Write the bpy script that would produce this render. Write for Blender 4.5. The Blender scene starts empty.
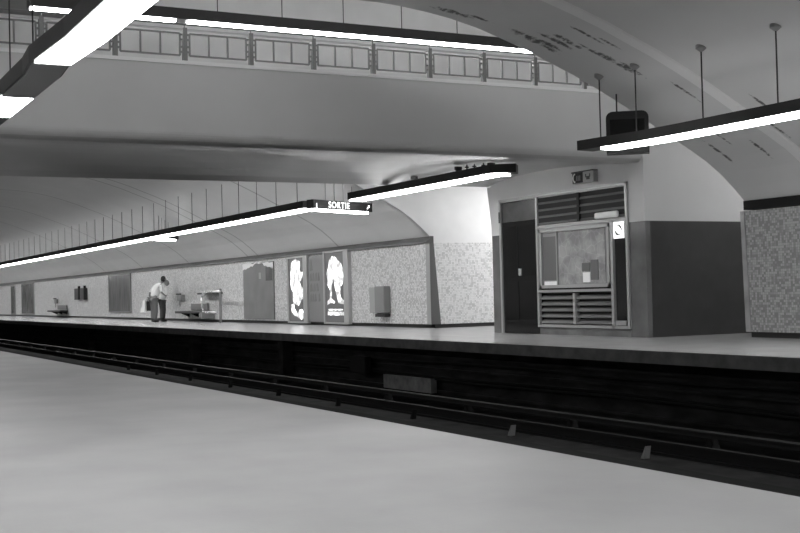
import bpy, bmesh, math, random
from mathutils import Vector, Matrix
random.seed(7)
S = bpy.context.scene
COL = S.collection

# ---------------------------------------------------------------- camera, world, exposure
th = math.atan(630/1200.); ph = math.atan(27.4/1200.); rho = math.atan(.024)
F = Vector((-math.cos(th)*math.cos(ph), math.sin(th)*math.cos(ph), math.sin(ph)))
R0 = Vector((math.sin(th), math.cos(th), 0)); D0 = F.cross(R0)
Rr = math.cos(rho)*R0 + math.sin(rho)*D0
Dd = -math.sin(rho)*R0 + math.cos(rho)*D0
cam_d = bpy.data.cameras.new('camera'); cam = bpy.data.objects.new('camera', cam_d); COL.objects.link(cam)
cam_d.sensor_width = 36; cam_d.lens = 36*1200/800.; cam_d.clip_start = .05; cam_d.clip_end = 400
M4 = Matrix((Rr, -Dd, -F)).transposed().to_4x4(); M4.translation = Vector((0, 0, .832))
cam.matrix_world = M4
S.camera = cam
w = bpy.data.worlds.new('world'); S.world = w; w.use_nodes = True
w.node_tree.nodes['Background'].inputs[0].default_value = (.5, .5, .5, 1)
w.node_tree.nodes['Background'].inputs[1].default_value = 0.0
S.view_settings.view_transform = 'Standard'; S.view_settings.look = 'None'
S.view_settings.exposure = 0.65; S.view_settings.gamma = 1.0
S.view_settings.use_curve_mapping = False
E_TUBE = 13.0      # platform fixtures
E_BRIDGE = 20.0
E_HALL_FILL = 9.0    # added unseen lamp of the upper hall
E_AD = 1.1

# ---------------------------------------------------------------- materials
def nt(name):
    m = bpy.data.materials.new(name); m.use_nodes = True
    t = m.node_tree; b = t.nodes['Principled BSDF']
    return m, t, b
def g(v): return (v, v, v, 1)
def mat(name, v, rough=.6, metal=0., noise=0., nscale=6., spec=.5, bump=0., bscale=60., stretch=None):
    m, t, b = nt(name)
    b.inputs['Roughness'].default_value = rough; b.inputs['Metallic'].default_value = metal
    b.inputs['Specular IOR Level'].default_value = spec
    b.inputs['Base Color'].default_value = g(v)
    tc = t.nodes.new('ShaderNodeTexCoord')
    if noise:
        n = t.nodes.new('ShaderNodeTexNoise'); n.inputs['Scale'].default_value = nscale; n.inputs['Detail'].default_value = 6
        mp = t.nodes.new('ShaderNodeMapping')
        if stretch: mp.inputs['Scale'].default_value = stretch
        t.links.new(tc.outputs['Object'], mp.inputs[0]); t.links.new(mp.outputs[0], n.inputs['Vector'])
        r = t.nodes.new('ShaderNodeValToRGB')
        r.color_ramp.elements[0].position = .3; r.color_ramp.elements[1].position = .7
        r.color_ramp.elements[0].color = g(v*(1-noise)); r.color_ramp.elements[1].color = g(min(1, v*(1+noise)))
        t.links.new(n.outputs['Fac'], r.inputs[0]); t.links.new(r.outputs[0], b.inputs['Base Color'])
    if bump:
        n2 = t.nodes.new('ShaderNodeTexNoise'); n2.inputs['Scale'].default_value = bscale
        bp = t.nodes.new('ShaderNodeBump'); bp.inputs['Strength'].default_value = bump; bp.inputs['Distance'].default_value = .01
        t.links.new(tc.outputs['Object'], n2.inputs['Vector']); t.links.new(n2.outputs['Fac'], bp.inputs['Height'])
        t.links.new(bp.outputs[0], b.inputs['Normal'])
    return m
def emit(name, v, strength, base=.8):
    m, t, b = nt(name)
    b.inputs['Base Color'].default_value = g(base)
    b.inputs['Emission Color'].default_value = g(v); b.inputs['Emission Strength'].default_value = strength
    return m
def math_node(t, op, a, b=None, c=None):
    n = t.nodes.new('ShaderNodeMath'); n.operation = op
    for i, x in enumerate((a, b, c)):
        if x is None: continue
        if isinstance(x, (int, float)): n.inputs[i].default_value = x
        else: t.links.new(x, n.inputs[i])
    return n.outputs[0]
def tiles(name, axis, lo, hi, s=.04, rough=.3, dark_share=.38):
    """small square mosaic; axis 'x' -> wall in the XZ plane, 'y' -> wall in the YZ plane"""
    m, t, b = nt(name)
    tc = t.nodes.new('ShaderNodeTexCoord'); sp = t.nodes.new('ShaderNodeSeparateXYZ')
    t.links.new(tc.outputs['Object'], sp.inputs[0])
    u = math_node(t, 'DIVIDE', sp.outputs[0 if axis == 'x' else 1], s); v = math_node(t, 'DIVIDE', sp.outputs[2], s)
    cb = t.nodes.new('ShaderNodeCombineXYZ')
    t.links.new(math_node(t, 'FLOOR', u), cb.inputs[0]); t.links.new(math_node(t, 'FLOOR', v), cb.inputs[1])
    wn = t.nodes.new('ShaderNodeTexWhiteNoise'); wn.noise_dimensions = '2D'; t.links.new(cb.outputs[0], wn.inputs['Vector'])
    nz = t.nodes.new('ShaderNodeTexNoise'); nz.inputs['Scale'].default_value = .22; nz.inputs['Detail'].default_value = 2
    t.links.new(cb.outputs[0], nz.inputs['Vector'])
    mixv = math_node(t, 'ADD', math_node(t, 'MULTIPLY', wn.outputs[0], .55), math_node(t, 'MULTIPLY', nz.outputs['Fac'], .6))
    r = t.nodes.new('ShaderNodeValToRGB'); r.color_ramp.interpolation = 'LINEAR'
    r.color_ramp.elements[0].position = dark_share; r.color_ramp.elements[0].color = g(lo)
    r.color_ramp.elements[1].position = dark_share+.3; r.color_ramp.elements[1].color = g(hi)
    t.links.new(mixv, r.inputs[0])
    fu = math_node(t, 'FRACT', u); fv = math_node(t, 'FRACT', v)
    gr = math_node(t, 'MAXIMUM', math_node(t, 'LESS_THAN', fu, .09), math_node(t, 'LESS_THAN', fv, .09))
    mx = t.nodes.new('ShaderNodeMix'); mx.data_type = 'RGBA'
    t.links.new(gr, mx.inputs['Factor']); t.links.new(r.outputs[0], mx.inputs['A']); mx.inputs['B'].default_value = g(lo*.9)
    t.links.new(mx.outputs['Result'], b.inputs['Base Color'])
    b.inputs['Roughness'].default_value = rough
    return m
STAINS = [(-14.2, 8.35, .12, .5), (-14.05, 9.65, .14, .6), (-13.75, 9.75, .10, .45), (-13.45, 10.55, .10, .55), (-14.1, 8.75, .06, .3), (-14.05, 9.5, .16, .42), (-13.98, 9.8, .12, .3), (-13.6, 9.85, .1, .38), (-13.15, 9.85, .05, .4), (-13.05, 10.15, .05, .3),
          (-13.5, 10.3, .06, .5), (-13.4, 10.75, .09, .4), (-13.1, 11.5, .05, .4), (-12.62, 11.9, .04, .35), (-12.5, 12.6, .05, .5), (-13.99, 12.9, .06, .4), (-13.2, 13.0, .06, .35),
          (-12.2, 12.1, .05, .4), (-11.6, 12.6, .05, .5), (-13.6, 12.6, .04, .4)]
def vault_mat(name, v, joints, stains):
    m, t, b = nt(name)
    tc = t.nodes.new('ShaderNodeTexCoord'); sp = t.nodes.new('ShaderNodeSeparateXYZ'); t.links.new(tc.outputs['Object'], sp.inputs[0])
    n = t.nodes.new('ShaderNodeTexNoise'); n.inputs['Scale'].default_value = .8; n.inputs['Detail'].default_value = 5
    t.links.new(tc.outputs['Object'], n.inputs['Vector'])
    val = math_node(t, 'MULTIPLY', math_node(t, 'ADD', math_node(t, 'MULTIPLY', n.outputs['Fac'], .16), .92), v)
    X, Y = sp.outputs[0], sp.outputs[1]
    acc = None
    for j in joints:
        d = math_node(t, 'ABSOLUTE', math_node(t, 'SUBTRACT', X, j))
        k = math_node(t, 'LESS_THAN', d, .05)
        acc = k if acc is None else math_node(t, 'MAXIMUM', acc, k)
    if acc is not None:
        val = math_node(t, 'MULTIPLY', val, math_node(t, 'SUBTRACT', 1., math_node(t, 'MULTIPLY', acc, .42)))
    if stains:
        s = None
        for (x, y, rx, ry) in stains:
            a = math_node(t, 'DIVIDE', math_node(t, 'SUBTRACT', X, x), rx); c = math_node(t, 'DIVIDE', math_node(t, 'SUBTRACT', Y, y), ry)
            d = math_node(t, 'ADD', math_node(t, 'MULTIPLY', a, a), math_node(t, 'MULTIPLY', c, c))
            k = math_node(t, 'MAXIMUM', math_node(t, 'SUBTRACT', 1., math_node(t, 'MULTIPLY', d, .55)), 0.)
            s = k if s is None else math_node(t, 'MAXIMUM', s, k)
        n2 = t.nodes.new('ShaderNodeTexNoise'); n2.inputs['Scale'].default_value = 7; n2.inputs['Detail'].default_value = 6
        n2.inputs['Roughness'].default_value = .7
        mp = t.nodes.new('ShaderNodeMapping'); mp.inputs['Scale'].default_value = (1.2, 1.6, 1)
        t.links.new(tc.outputs['Object'], mp.inputs[0]); t.links.new(mp.outputs[0], n2.inputs['Vector'])
        q = math_node(t, 'MULTIPLY', s, n2.outputs['Fac'])
        q = math_node(t, 'MULTIPLY', math_node(t, 'SUBTRACT', q, .37), 7.); 
        n_ = t.nodes.new('ShaderNodeClamp'); t.links.new(q, n_.inputs[0])
        val = math_node(t, 'MULTIPLY', val, math_node(t, 'SUBTRACT', 1., math_node(t, 'MULTIPLY', n_.outputs[0], .85)))
    cb = t.nodes.new('ShaderNodeCombineColor')
    for i in range(3): t.links.new(val, cb.inputs[i])
    t.links.new(cb.outputs[0], b.inputs['Base Color']); b.inputs['Roughness'].default_value = .55
    return m

M = dict(
    floor=mat('terrazzo_floor', .215, .42, noise=.16, nscale=1.3, bump=.05),
    pfloor=mat('far_platform_floor', .38, .22, noise=.07, nscale=2.),
    lip=mat('platform_edge', .07, .7, noise=.35, nscale=5),
    edge=mat('rubber_edge', .008, .95, spec=.05),
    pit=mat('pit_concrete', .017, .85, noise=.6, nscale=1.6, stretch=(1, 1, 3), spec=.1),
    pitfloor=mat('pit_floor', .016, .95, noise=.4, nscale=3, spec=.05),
    patch=mat('pale_concrete_patch', .13, .8, noise=.35, nscale=6),
    steel=mat('rail_steel', .018, .6, 0, spec=.2), darksteel=mat('dark_steel', .012, .7, 0, spec=.1),
    insul=mat('ceramic_insulator', .35, .5),
    tileX=tiles('mosaic_tile_platform_wall', 'x', .44, .74),
    tileXd=tiles('mosaic_tile_dark_mix', 'x', .22, .40, dark_share=.42),
    tileY=tiles('mosaic_tile_cross_hall', 'y', .55, .8, dark_share=.30),
    plaster=mat('white_plaster', .82, .6, noise=.05, nscale=1.5),
    hall=mat('hall_plaster', .70, .7, noise=.04, nscale=1.),
    halldark=mat('hall_dark_box', .2, .7),
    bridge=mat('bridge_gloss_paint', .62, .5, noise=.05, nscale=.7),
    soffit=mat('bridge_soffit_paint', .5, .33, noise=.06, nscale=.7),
    kerb=mat('bridge_kerb', .92, .4),
    charcoal=mat('charcoal_glazed_tile', .05, .3, noise=.12, nscale=3),
    greytile=mat('grey_glazed_tile', .15, .12, noise=.2, nscale=2.5),
    ledge=mat('ledge_paint', .10, .4, noise=.35, nscale=1.2, stretch=(1, 1, 1)),
    ledge_dark=mat('ledge_dark', .006, .9),
    base=mat('baseboard', .02, .5), basel=mat('light_trim', .5, .4),
    wedge=mat('end_cap', .12, .4), capl=mat('end_cap_metal', .34, .3, .3, noise=.4, nscale=2),
    black=mat('fixture_black', .018, .45), lampgap=mat('fixture_blank_panel', .30, .5),
    up=emit('soffit_fill_uplight', 1., .6), up2=emit('vault_fill_uplight', 1., 2.1), tube=emit('lamp_diffuser', 1., E_TUBE), tubep=emit('recess_fill_lamp', 1., 24.), tubeq=emit('side_wall_fill_lamp', 1., 11.5), tubeh=emit('hall_fill_lamp', 1., E_HALL_FILL), tubeb=emit('bridge_lamp_diffuser', 1., E_BRIDGE),  # passage, hall and upward emitters are added to brighten nearby surfaces
    rod=mat('hanger_rod', .05, .5, .3), canopy=mat('hanger_canopy', .3, .4), canopyd=mat('hanger_canopy_dark', .05, .4),
    wood=mat('dark_varnished_wood', .010, .16, noise=.4, nscale=3, stretch=(1, 1, .15)),
    woodl=mat('lighter_wood_panel', .03, .3, noise=.5, nscale=4),
    alu=mat('aluminium_frame', .42, .35, .3), alud=mat('aluminium_dull', .22, .4, .3),
    slat=mat('louver_blade', .16, .45), slatd=mat('louver_dark', .008, .7),
    glassback=mat('display_backing', .30, .3, noise=.1, nscale=2),
    paper=mat('white_paper', .88, .6), greypaper=mat('grey_paper', .12, .5), sign=emit('sign_letters', 1., 1.3),
    signw=emit('lit_sign_face', .9, .75), railm=mat('railing_steel', .2, .35, .5), handrail=mat('handrail_pale', .5, .3, .2),
    ad=emit('ad_bright_print', 1., E_AD), addark=emit('ad_dark_print', .05, 1., .05), adframe=mat('ad_frame', .42, .4, .2),
    poster=mat('grey_backboard', .18, .5, noise=.12, nscale=2), posterd=mat('dark_glossy_panel', .15, .25, noise=.25, nscale=1.8, stretch=(2, 1, .6)),
    seat=mat('bench_black', .02, .5), chrome=mat('tube_chrome', .7, .2, .6), midgrey=mat('mid_grey', .22, .4), lightgrey=mat('light_grey_box', .35, .4),
    skin=mat('skin', .22, .6), hair=mat('dark_hair', .02, .7), hairg=mat('grey_hair', .3, .7), shirt=mat('white_shirt', .7, .7), trousers=mat('grey_trousers', .12, .8), darkcloth=mat('dark_trousers', .035, .8), shoe=mat('black_shoe', .015, .4),
    bag=mat('black_bag', .012, .5), bagw=mat('white_bag', .7, .6),
    mapm=None)

def map_mat():
    m, t, b = nt('street_map_print')
    tc = t.nodes.new('ShaderNodeTexCoord')
    v = t.nodes.new('ShaderNodeTexVoronoi'); v.feature = 'DISTANCE_TO_EDGE'; v.inputs['Scale'].default_value = 5
    n = t.nodes.new('ShaderNodeTexNoise'); n.inputs['Scale'].default_value = 3; n.inputs['Detail'].default_value = 4
    t.links.new(tc.outputs['Object'], v.inputs['Vector']); t.links.new(tc.outputs['Object'], n.inputs['Vector'])
    r = t.nodes.new('ShaderNodeValToRGB'); r.color_ramp.elements[0].color = g(.48); r.color_ramp.elements[1].color = g(.38); r.color_ramp.elements[1].position = .06
    t.links.new(v.outputs['Distance'], r.inputs[0])
    r2 = t.nodes.new('ShaderNodeValToRGB'); r2.color_ramp.elements[0].color = g(.6); r2.color_ramp.elements[1].color = g(1.); r2.color_ramp.elements[0].position = .4; r2.color_ramp.elements[1].position = .6
    t.links.new(n.outputs['Fac'], r2.inputs[0])
    mx = t.nodes.new('ShaderNodeMix'); mx.data_type = 'RGBA'; mx.blend_type = 'MULTIPLY'; mx.inputs['Factor'].default_value = 1
    t.links.new(r.outputs[0], mx.inputs['A']); t.links.new(r2.outputs[0], mx.inputs['B']); t.links.new(mx.outputs['Result'], b.inputs['Base Color'])
    b.inputs['Roughness'].default_value = .3
    return m
M['mapm'] = map_mat()
def ad_tex():
    m = M['ad']; t = m.node_tree; b = t.nodes['Principled BSDF']
    tc = t.nodes.new('ShaderNodeTexCoord'); n = t.nodes.new('ShaderNodeTexNoise'); n.inputs['Scale'].default_value = 7; n.inputs['Detail'].default_value = 3
    t.links.new(tc.outputs['Object'], n.inputs['Vector']); r = t.nodes.new('ShaderNodeValToRGB')
    r.color_ramp.elements[0].position = .44; r.color_ramp.elements[0].color = g(.08); r.color_ramp.elements[1].position = .56; r.color_ramp.elements[1].color = g(1)
    t.links.new(n.outputs['Fac'], r.inputs[0]); t.links.new(r.outputs[0], b.inputs['Emission Color'])
ad_tex()

# ---------------------------------------------------------------- helpers
def build(name, bm, m, parent=None, smooth=False, origin=None):
    bmesh.ops.recalc_face_normals(bm, faces=bm.faces[:])
    if origin is not None: bmesh.ops.translate(bm, verts=bm.verts[:], vec=-Vector(origin))
    me = bpy.data.meshes.new(name); bm.to_mesh(me); bm.free()
    o = bpy.data.objects.new(name, me); COL.objects.link(o)
    ms = m if isinstance(m, (list, tuple)) else [m]
    for x in ms: me.materials.append(x)
    if smooth:
        for p in me.polygons: p.use_smooth = True
    if origin is not None: o.location = origin
    if parent is not None:
        o.parent = parent
        base = WORLD[parent.name]
        if origin is None: o.location = -base; WORLD[o.name] = Vector((0, 0, 0))
        else: o.location = Vector(origin)-base; WORLD[o.name] = Vector(origin)
    else: WORLD[o.name] = Vector(origin) if origin is not None else Vector((0, 0, 0))
    return o
WORLD = {}
def tag(o, label=None, cat=None, group=None, kind=None):
    if label: o['label'] = label
    if cat: o['category'] = cat
    if group: o['group'] = group
    if kind: o['kind'] = kind
    return o
def empty(name, loc, label, cat, group=None):
    o = bpy.data.objects.new(name, None); COL.objects.link(o); o.location = loc; o.empty_display_size = .2
    WORLD[o.name] = Vector(loc)
    return tag(o, label, cat, group)
def box(bm, x0, x1, y0, y1, z0, z1, mi=0, bev=0):
    vs = [bm.verts.new((x, y, z)) for x in (x0, x1) for y in (y0, y1) for z in (z0, z1)]
    fs = [bm.faces.new([vs[i] for i in q]) for q in ((0, 1, 3, 2), (4, 6, 7, 5), (0, 4, 5, 1), (2, 3, 7, 6), (0, 2, 6, 4), (1, 5, 7, 3))]
    for f_ in fs: f_.material_index = mi
    if bev:
        es = list({e for f_ in fs for e in f_.edges})
        bmesh.ops.bevel(bm, geom=es, offset=bev, segments=2, affect='EDGES', profile=.5)
    return fs
def B(name, c, m, parent=None, bev=0, **k):
    bm = bmesh.new(); box(bm, *c, bev=bev); return build(name, bm, m, parent, **k)
def cyl(bm, p0, p1, r0, r1=None, n=10):
    r1 = r0 if r1 is None else r1
    p0, p1 = Vector(p0), Vector(p1); d = (p1-p0).normalized()
    a = d.orthogonal().normalized(); b = d.cross(a)
    A = [bm.verts.new(p0+(a*math.cos(t)+b*math.sin(t))*r0) for t in [2*math.pi*i/n for i in range(n)]]
    Bv = [bm.verts.new(p1+(a*math.cos(t)+b*math.sin(t))*r1) for t in [2*math.pi*i/n for i in range(n)]]
    for i in range(n): bm.faces.new((A[i], A[(i+1) % n], Bv[(i+1) % n], Bv[i]))
    bm.faces.new(A[::-1]); bm.faces.new(Bv)
def tube(bm, pts, r, n=8):
    for a, b in zip(pts, pts[1:]): cyl(bm, a, b, r, n=n)
    for p in pts[1:-1]: bmesh.ops.create_uvsphere(bm, u_segments=8, v_segments=6, radius=r, matrix=Matrix.Translation(p))
def prism(bm, pts, d):
    """closed polygon pts extruded by the vector d"""
    A = [bm.verts.new(p) for p in pts]; Bv = [bm.verts.new(Vector(p)+Vector(d)) for p in pts]
    bm.faces.new(A).normal_update(); bm.faces.new(Bv[::-1]).normal_update()
    n = len(pts)
    for i in range(n): bm.faces.new((A[i], Bv[i], Bv[(i+1) % n], A[(i+1) % n]))
def struct(o): o['kind'] = 'structure'; return o

# vault profile (Y, Z): springs from both platform walls, crown above the tracks
P = [(13.9, 2.18), (13.66, 2.40), (13.39, 2.62), (13.1, 2.81), (12.78, 2.98), (12.19, 3.27), (11.65, 3.54), (11.07, 3.81), (10.6, 4.01), (10.17, 4.17), (9.75, 4.33), (9.31, 4.47), (8.9, 4.59), (8.49, 4.68), (8.1, 4.74), (7.7, 4.785), (7.35, 4.805), (7, 4.81)]
PROF = P+[(14-y, z) for (y, z) in P[-2::-1]]+[(-.35, 1.8)]
def zv(Y):
    for (a, za), (b, zb) in zip(PROF, PROF[1:]):
        if b <= Y <= a: return za+(zb-za)*(Y-a)/(b-a)
    return PROF[0][1]

# ---------------------------------------------------------------- the setting
bm = bmesh.new(); box(bm, -95, 10, -.35, 3.56, -.18, 0); struct(build('floor', bm, M['floor']))
bm = bmesh.new(); box(bm, -95, 10, 3.56, 3.68, -.18, 0.0); struct(build('trim_1', bm, M['edge']))
bm = bmesh.new(); box(bm, -95, 10, 10.36, 21, -.17, 0); struct(build('floor.001', bm, M['pfloor']))
bm = bmesh.new(); box(bm, -95, 10, 10.3, 10.36, -.17, -.004); struct(build('trim_2', bm, M['lip']))
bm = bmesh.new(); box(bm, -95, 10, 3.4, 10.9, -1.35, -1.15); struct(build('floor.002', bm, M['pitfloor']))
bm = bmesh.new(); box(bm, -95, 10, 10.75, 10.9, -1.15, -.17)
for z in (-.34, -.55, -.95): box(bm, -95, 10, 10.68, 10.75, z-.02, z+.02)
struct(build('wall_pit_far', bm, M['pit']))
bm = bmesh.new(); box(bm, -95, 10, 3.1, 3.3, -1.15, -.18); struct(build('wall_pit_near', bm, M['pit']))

def vault(name, x0, x1, prof, m, t=.2):
    bm = bmesh.new(); rows = []
    for (y, z) in prof:
        rows.append([bm.verts.new((x, y, z)) for x in (x0, x1)])
    top = []
    for i, (y, z) in enumerate(prof):
        a = prof[max(i-1, 0)]; b = prof[min(i+1, len(prof)-1)]
        tx, tz = b[0]-a[0], b[1]-a[1]; L = math.hypot(tx, tz); n = (tz/L, -tx/L)
        if n[1] < 0: n = (-n[0], -n[1])
        top.append([bm.verts.new((x, y+n[0]*t, z+n[1]*t)) for x in (x0, x1)])
    for i in range(len(prof)-1):
        bm.faces.new((rows[i][0], rows[i][1], rows[i+1][1], rows[i+1][0])); bm.faces.new((top[i][0], top[i+1][0], top[i+1][1], top[i][1]))
        for k in (0, 1): bm.faces.new((rows[i][k], rows[i+1][k], top[i+1][k], top[i][k]))
    for i in (0, -1): bm.faces.new((rows[i][0], rows[i][1], top[i][1], top[i][0]))
    return struct(build(name, bm, m, smooth=False))
jl = [-30.1, -36.3, -37.2, -43.5, -49.8, -56.1]
for o in (vault('ceiling', -95, -24.92, PROF, vault_mat('vault_left', .66, jl, None)),
          vault('ceiling.001', -14.48, 10, [p for p in PROF if p[0] >= 7], vault_mat('vault_right', .70, [], STAINS)),
          vault('ceiling.002', -9.0, 10, [p for p in PROF if p[0] <= 7], vault_mat('vault_near', .58, [], None))):
    pass
# arch band across the right vault
bm = bmesh.new(); PR = [p for p in PROF if p[0] >= 7]; a = []
for (y, z) in PR: a.append([bm.verts.new((x, y, z-.004-d)) for x, d in ((-12.80, 0), (-12.77, .02), (-12.57, .02), (-12.54, 0))])
for i in range(len(a)-1):
    for k in range(3): bm.faces.new((a[i][k], a[i][k+1], a[i+1][k+1], a[i+1][k]))
struct(build('trim_3', bm, mat('arch_band', .86, .5)))

# far platform wall, left stretch and right stretch
B0 = .09; ZT = 2.03
def wall_run(n, x0, x1, m, side):
    bm = bmesh.new(); box(bm, x0, x1, 13.9, 14.15, B0, ZT); struct(build('wall_'+side, bm, m))
    bm = bmesh.new(); box(bm, x0, x1, 13.97, 14.15, 0, B0); struct(build('baseboard_'+side, bm, M['base']))
wall_run(1, -95, -24.9, M['tileX'], 'far_left'); wall_run(2, -14.50, 10, M['tileXd'], 'far_right')
# ledge above the tile (a sloped shelf on the left, dark slot on the right)
bm = bmesh.new(); prism(bm, [(-95, 13.80, 2.03), (-95, 13.80, 2.07), (-95, 13.90, 2.19), (-95, 13.98, 2.19), (-95, 13.98, 2.03)], (70.12, 0, 0)); struct(build('trim_4', bm, M['ledge']))
bm = bmesh.new(); box(bm, -14.48, 10, 13.86, 14.15, 2.045, 2.19); struct(build('trim_5', bm, M['ledge_dark']))
# end caps of the two tile walls
bm = bmesh.new(); prism(bm, [(-24.9, 13.86, .09), (-24.9, 14.12, .09), (-24.9, 13.97, 2.03), (-24.9, 13.86, 2.03)], (.04, 0, 0)); struct(build('trim_6', bm, M['wedge']))
bm = bmesh.new(); box(bm, -25.06, -24.87, 13.855, 13.90, .09, 2.03); struct(build('trim_7', bm, M['lightgrey']))
bm = bmesh.new(); prism(bm, [(-14.53, 13.88, .09), (-14.42, 13.88, .09), (-14.50, 13.88, 2.03), (-14.58, 13.88, 2.03)], (0, .2, 0)); struct(build('trim_8', bm, M['capl']))

# cross hall: left end wall (tile below, plaster above, cut by the vault)
bm = bmesh.new(); box(bm, -25.12, -24.885, 13.93, 21, .09, 2.03); struct(build('wall_hall_left', bm, M['tileY']))
bm = bmesh.new(); box(bm, -25.1, -24.89, 13.97, 21, 0, .09); struct(build('baseboard_hall', bm, M['base']))
bm = bmesh.new()
out = [(21, 2.03), (21, 8.2), (-.5, 8.2), (-.5, 1.8)]
ins = [(y, z) for (y, z) in PROF[::-1]]+[(13.9, 2.03)]
prism(bm, [(-24.90, y, z) for (y, z) in out+ins], (-.2, 0, 0)); bmesh.ops.triangulate(bm, faces=[f_ for f_ in bm.faces if len(f_.verts) > 4])
struct(build('wall_hall_left_upper', bm, M['plaster']))
bm = bmesh.new(); box(bm, -25.1, -9, -.5, 21, 8, 8.2); struct(build('ceiling.003', bm, M['hall']))
bm = bmesh.new(); box(bm, -9.2, -9, -.5, 21, 4.9, 8); struct(build('wall_hall_right_upper', bm, M['hall']))
bm = bmesh.new(); box(bm, -14.42, -14.2, 14.15, 21, 0, 8); struct(build('wall_hall_right', bm, M['plaster']))
bm = bmesh.new(); box(bm, -25.1, -9, 21, 21.2, 0, 8.2); struct(build('wall_back', bm, M['hall']))
bm = bmesh.new(); box(bm, -14.2, -9, 14.1, 14.3, 2.2, 8); struct(build('wall_hall_front', bm, M['hall']))
# near side
bm = bmesh.new(); box(bm, -95, 10, -.55, -.35, 0, 1.85); struct(build('wall_near', bm, M['tileX']))
bm = bmesh.new(); box(bm, -25.1, -9, -.55, -.35, 1.85, 8.2); struct(build('wall_near_upper', bm, M['hall']))
bm = bmesh.new(); box(bm, -95.2, -95, -.5, 14.1, -1.3, 5); struct(build('wall_end_left', bm, M['pit']))
bm = bmesh.new(); box(bm, 10, 10.2, -.5, 14.1, -1.3, 5); struct(build('wall_end_right', bm, M['plaster']))
# dark box high on the left end wall of the hall, near side
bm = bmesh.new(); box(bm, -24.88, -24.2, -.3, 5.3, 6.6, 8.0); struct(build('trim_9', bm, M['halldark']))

# ---------------------------------------------------------------- the footbridge
bx0, bx1 = -20.85, -15.9
br = empty('footbridge', (-18.4, 7, 2.95), 'smooth grey concrete footbridge crossing over both tracks to the service room', 'footbridge')
bm = bmesh.new()
r = .16; prof = [(bx0, 2.98), (bx0+.05, 2.965), (bx0+.4, 3.03), (bx0+1.0, 3.085), (bx0+1.7, 3.105), (bx0+2.4, 3.105), (bx0+3.1, 3.08), (bx0+3.8, 3.03), (bx0+4.4, 2.975)]
prof += [(bx1-r+r*math.sin(t), 2.96+r-r*math.cos(t)) for t in [math.pi/2*i/8 for i in range(9)]]
prof += [(bx1, 4.06), (bx1-.18, 4.06), (bx1-.18, 3.7), (bx0+.18, 3.7), (bx0+.18, 4.06), (bx0, 4.06)]
prism(bm, [(x, -.34, z) for x, z in prof], (0, 13.338, 0))
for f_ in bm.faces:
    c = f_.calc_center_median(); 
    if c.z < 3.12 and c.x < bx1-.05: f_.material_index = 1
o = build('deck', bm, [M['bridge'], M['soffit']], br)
bm = bmesh.new(); box(bm, bx1-.2, bx1+.015, -.34, 12.998, 4.06, 4.11); box(bm, bx0-.015, bx0+.2, -.34, 12.998, 4.06, 4.11)
tag(build('kerb', bm, M['kerb'], br), 'pale kerb along the top edge')

# railing on the bridge
rl = empty('railing', (-16, 7, 4.11), 'dark steel railing of framed panels along the top of the footbridge', 'railing')
bm = bmesh.new(); cyl(bm, (-16, .3, 4.635), (-16, 16, 4.635), .014); build('handrail', bm, M['railm'], rl)
bm = bmesh.new(); box(bm, -16.03, -15.97, .3, 16, 4.54, 4.57); build('top_rail', bm, M['handrail'], rl)
ys = [.3+.97*i for i in range(17)]
ys = [y-.3+.265 for y in ys]
for i, y in enumerate(ys):
    bm = bmesh.new(); box(bm, -16.035, -15.965, y-.03, y+.03, 4.111, 4.585); cyl(bm, (-16, y, 4.58), (-16, y, 4.635), .010)
    for k in (-1, 1):
        for z in (4.25, 4.32, 4.42, 4.49): box(bm, -16.015, -15.985, y+k*.03, y+k*.075, z-.012, z+.012)
    build('post', bm, M['railm'], rl)
    if i < len(ys)-1:
        a, b = y+.07, y+.90
        bm = bmesh.new()
        for z in (4.20, 4.505): box(bm, -16.012, -15.988, a, b, z-.012, z+.012)
        for yy in (a, a+(b-a)/3, a+2*(b-a)/3, b): box(bm, -16.012, -15.988, yy-.012, yy+.012, 4.20, 4.505)
        build('infill_panel', bm, M['railm'], rl)

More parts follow.
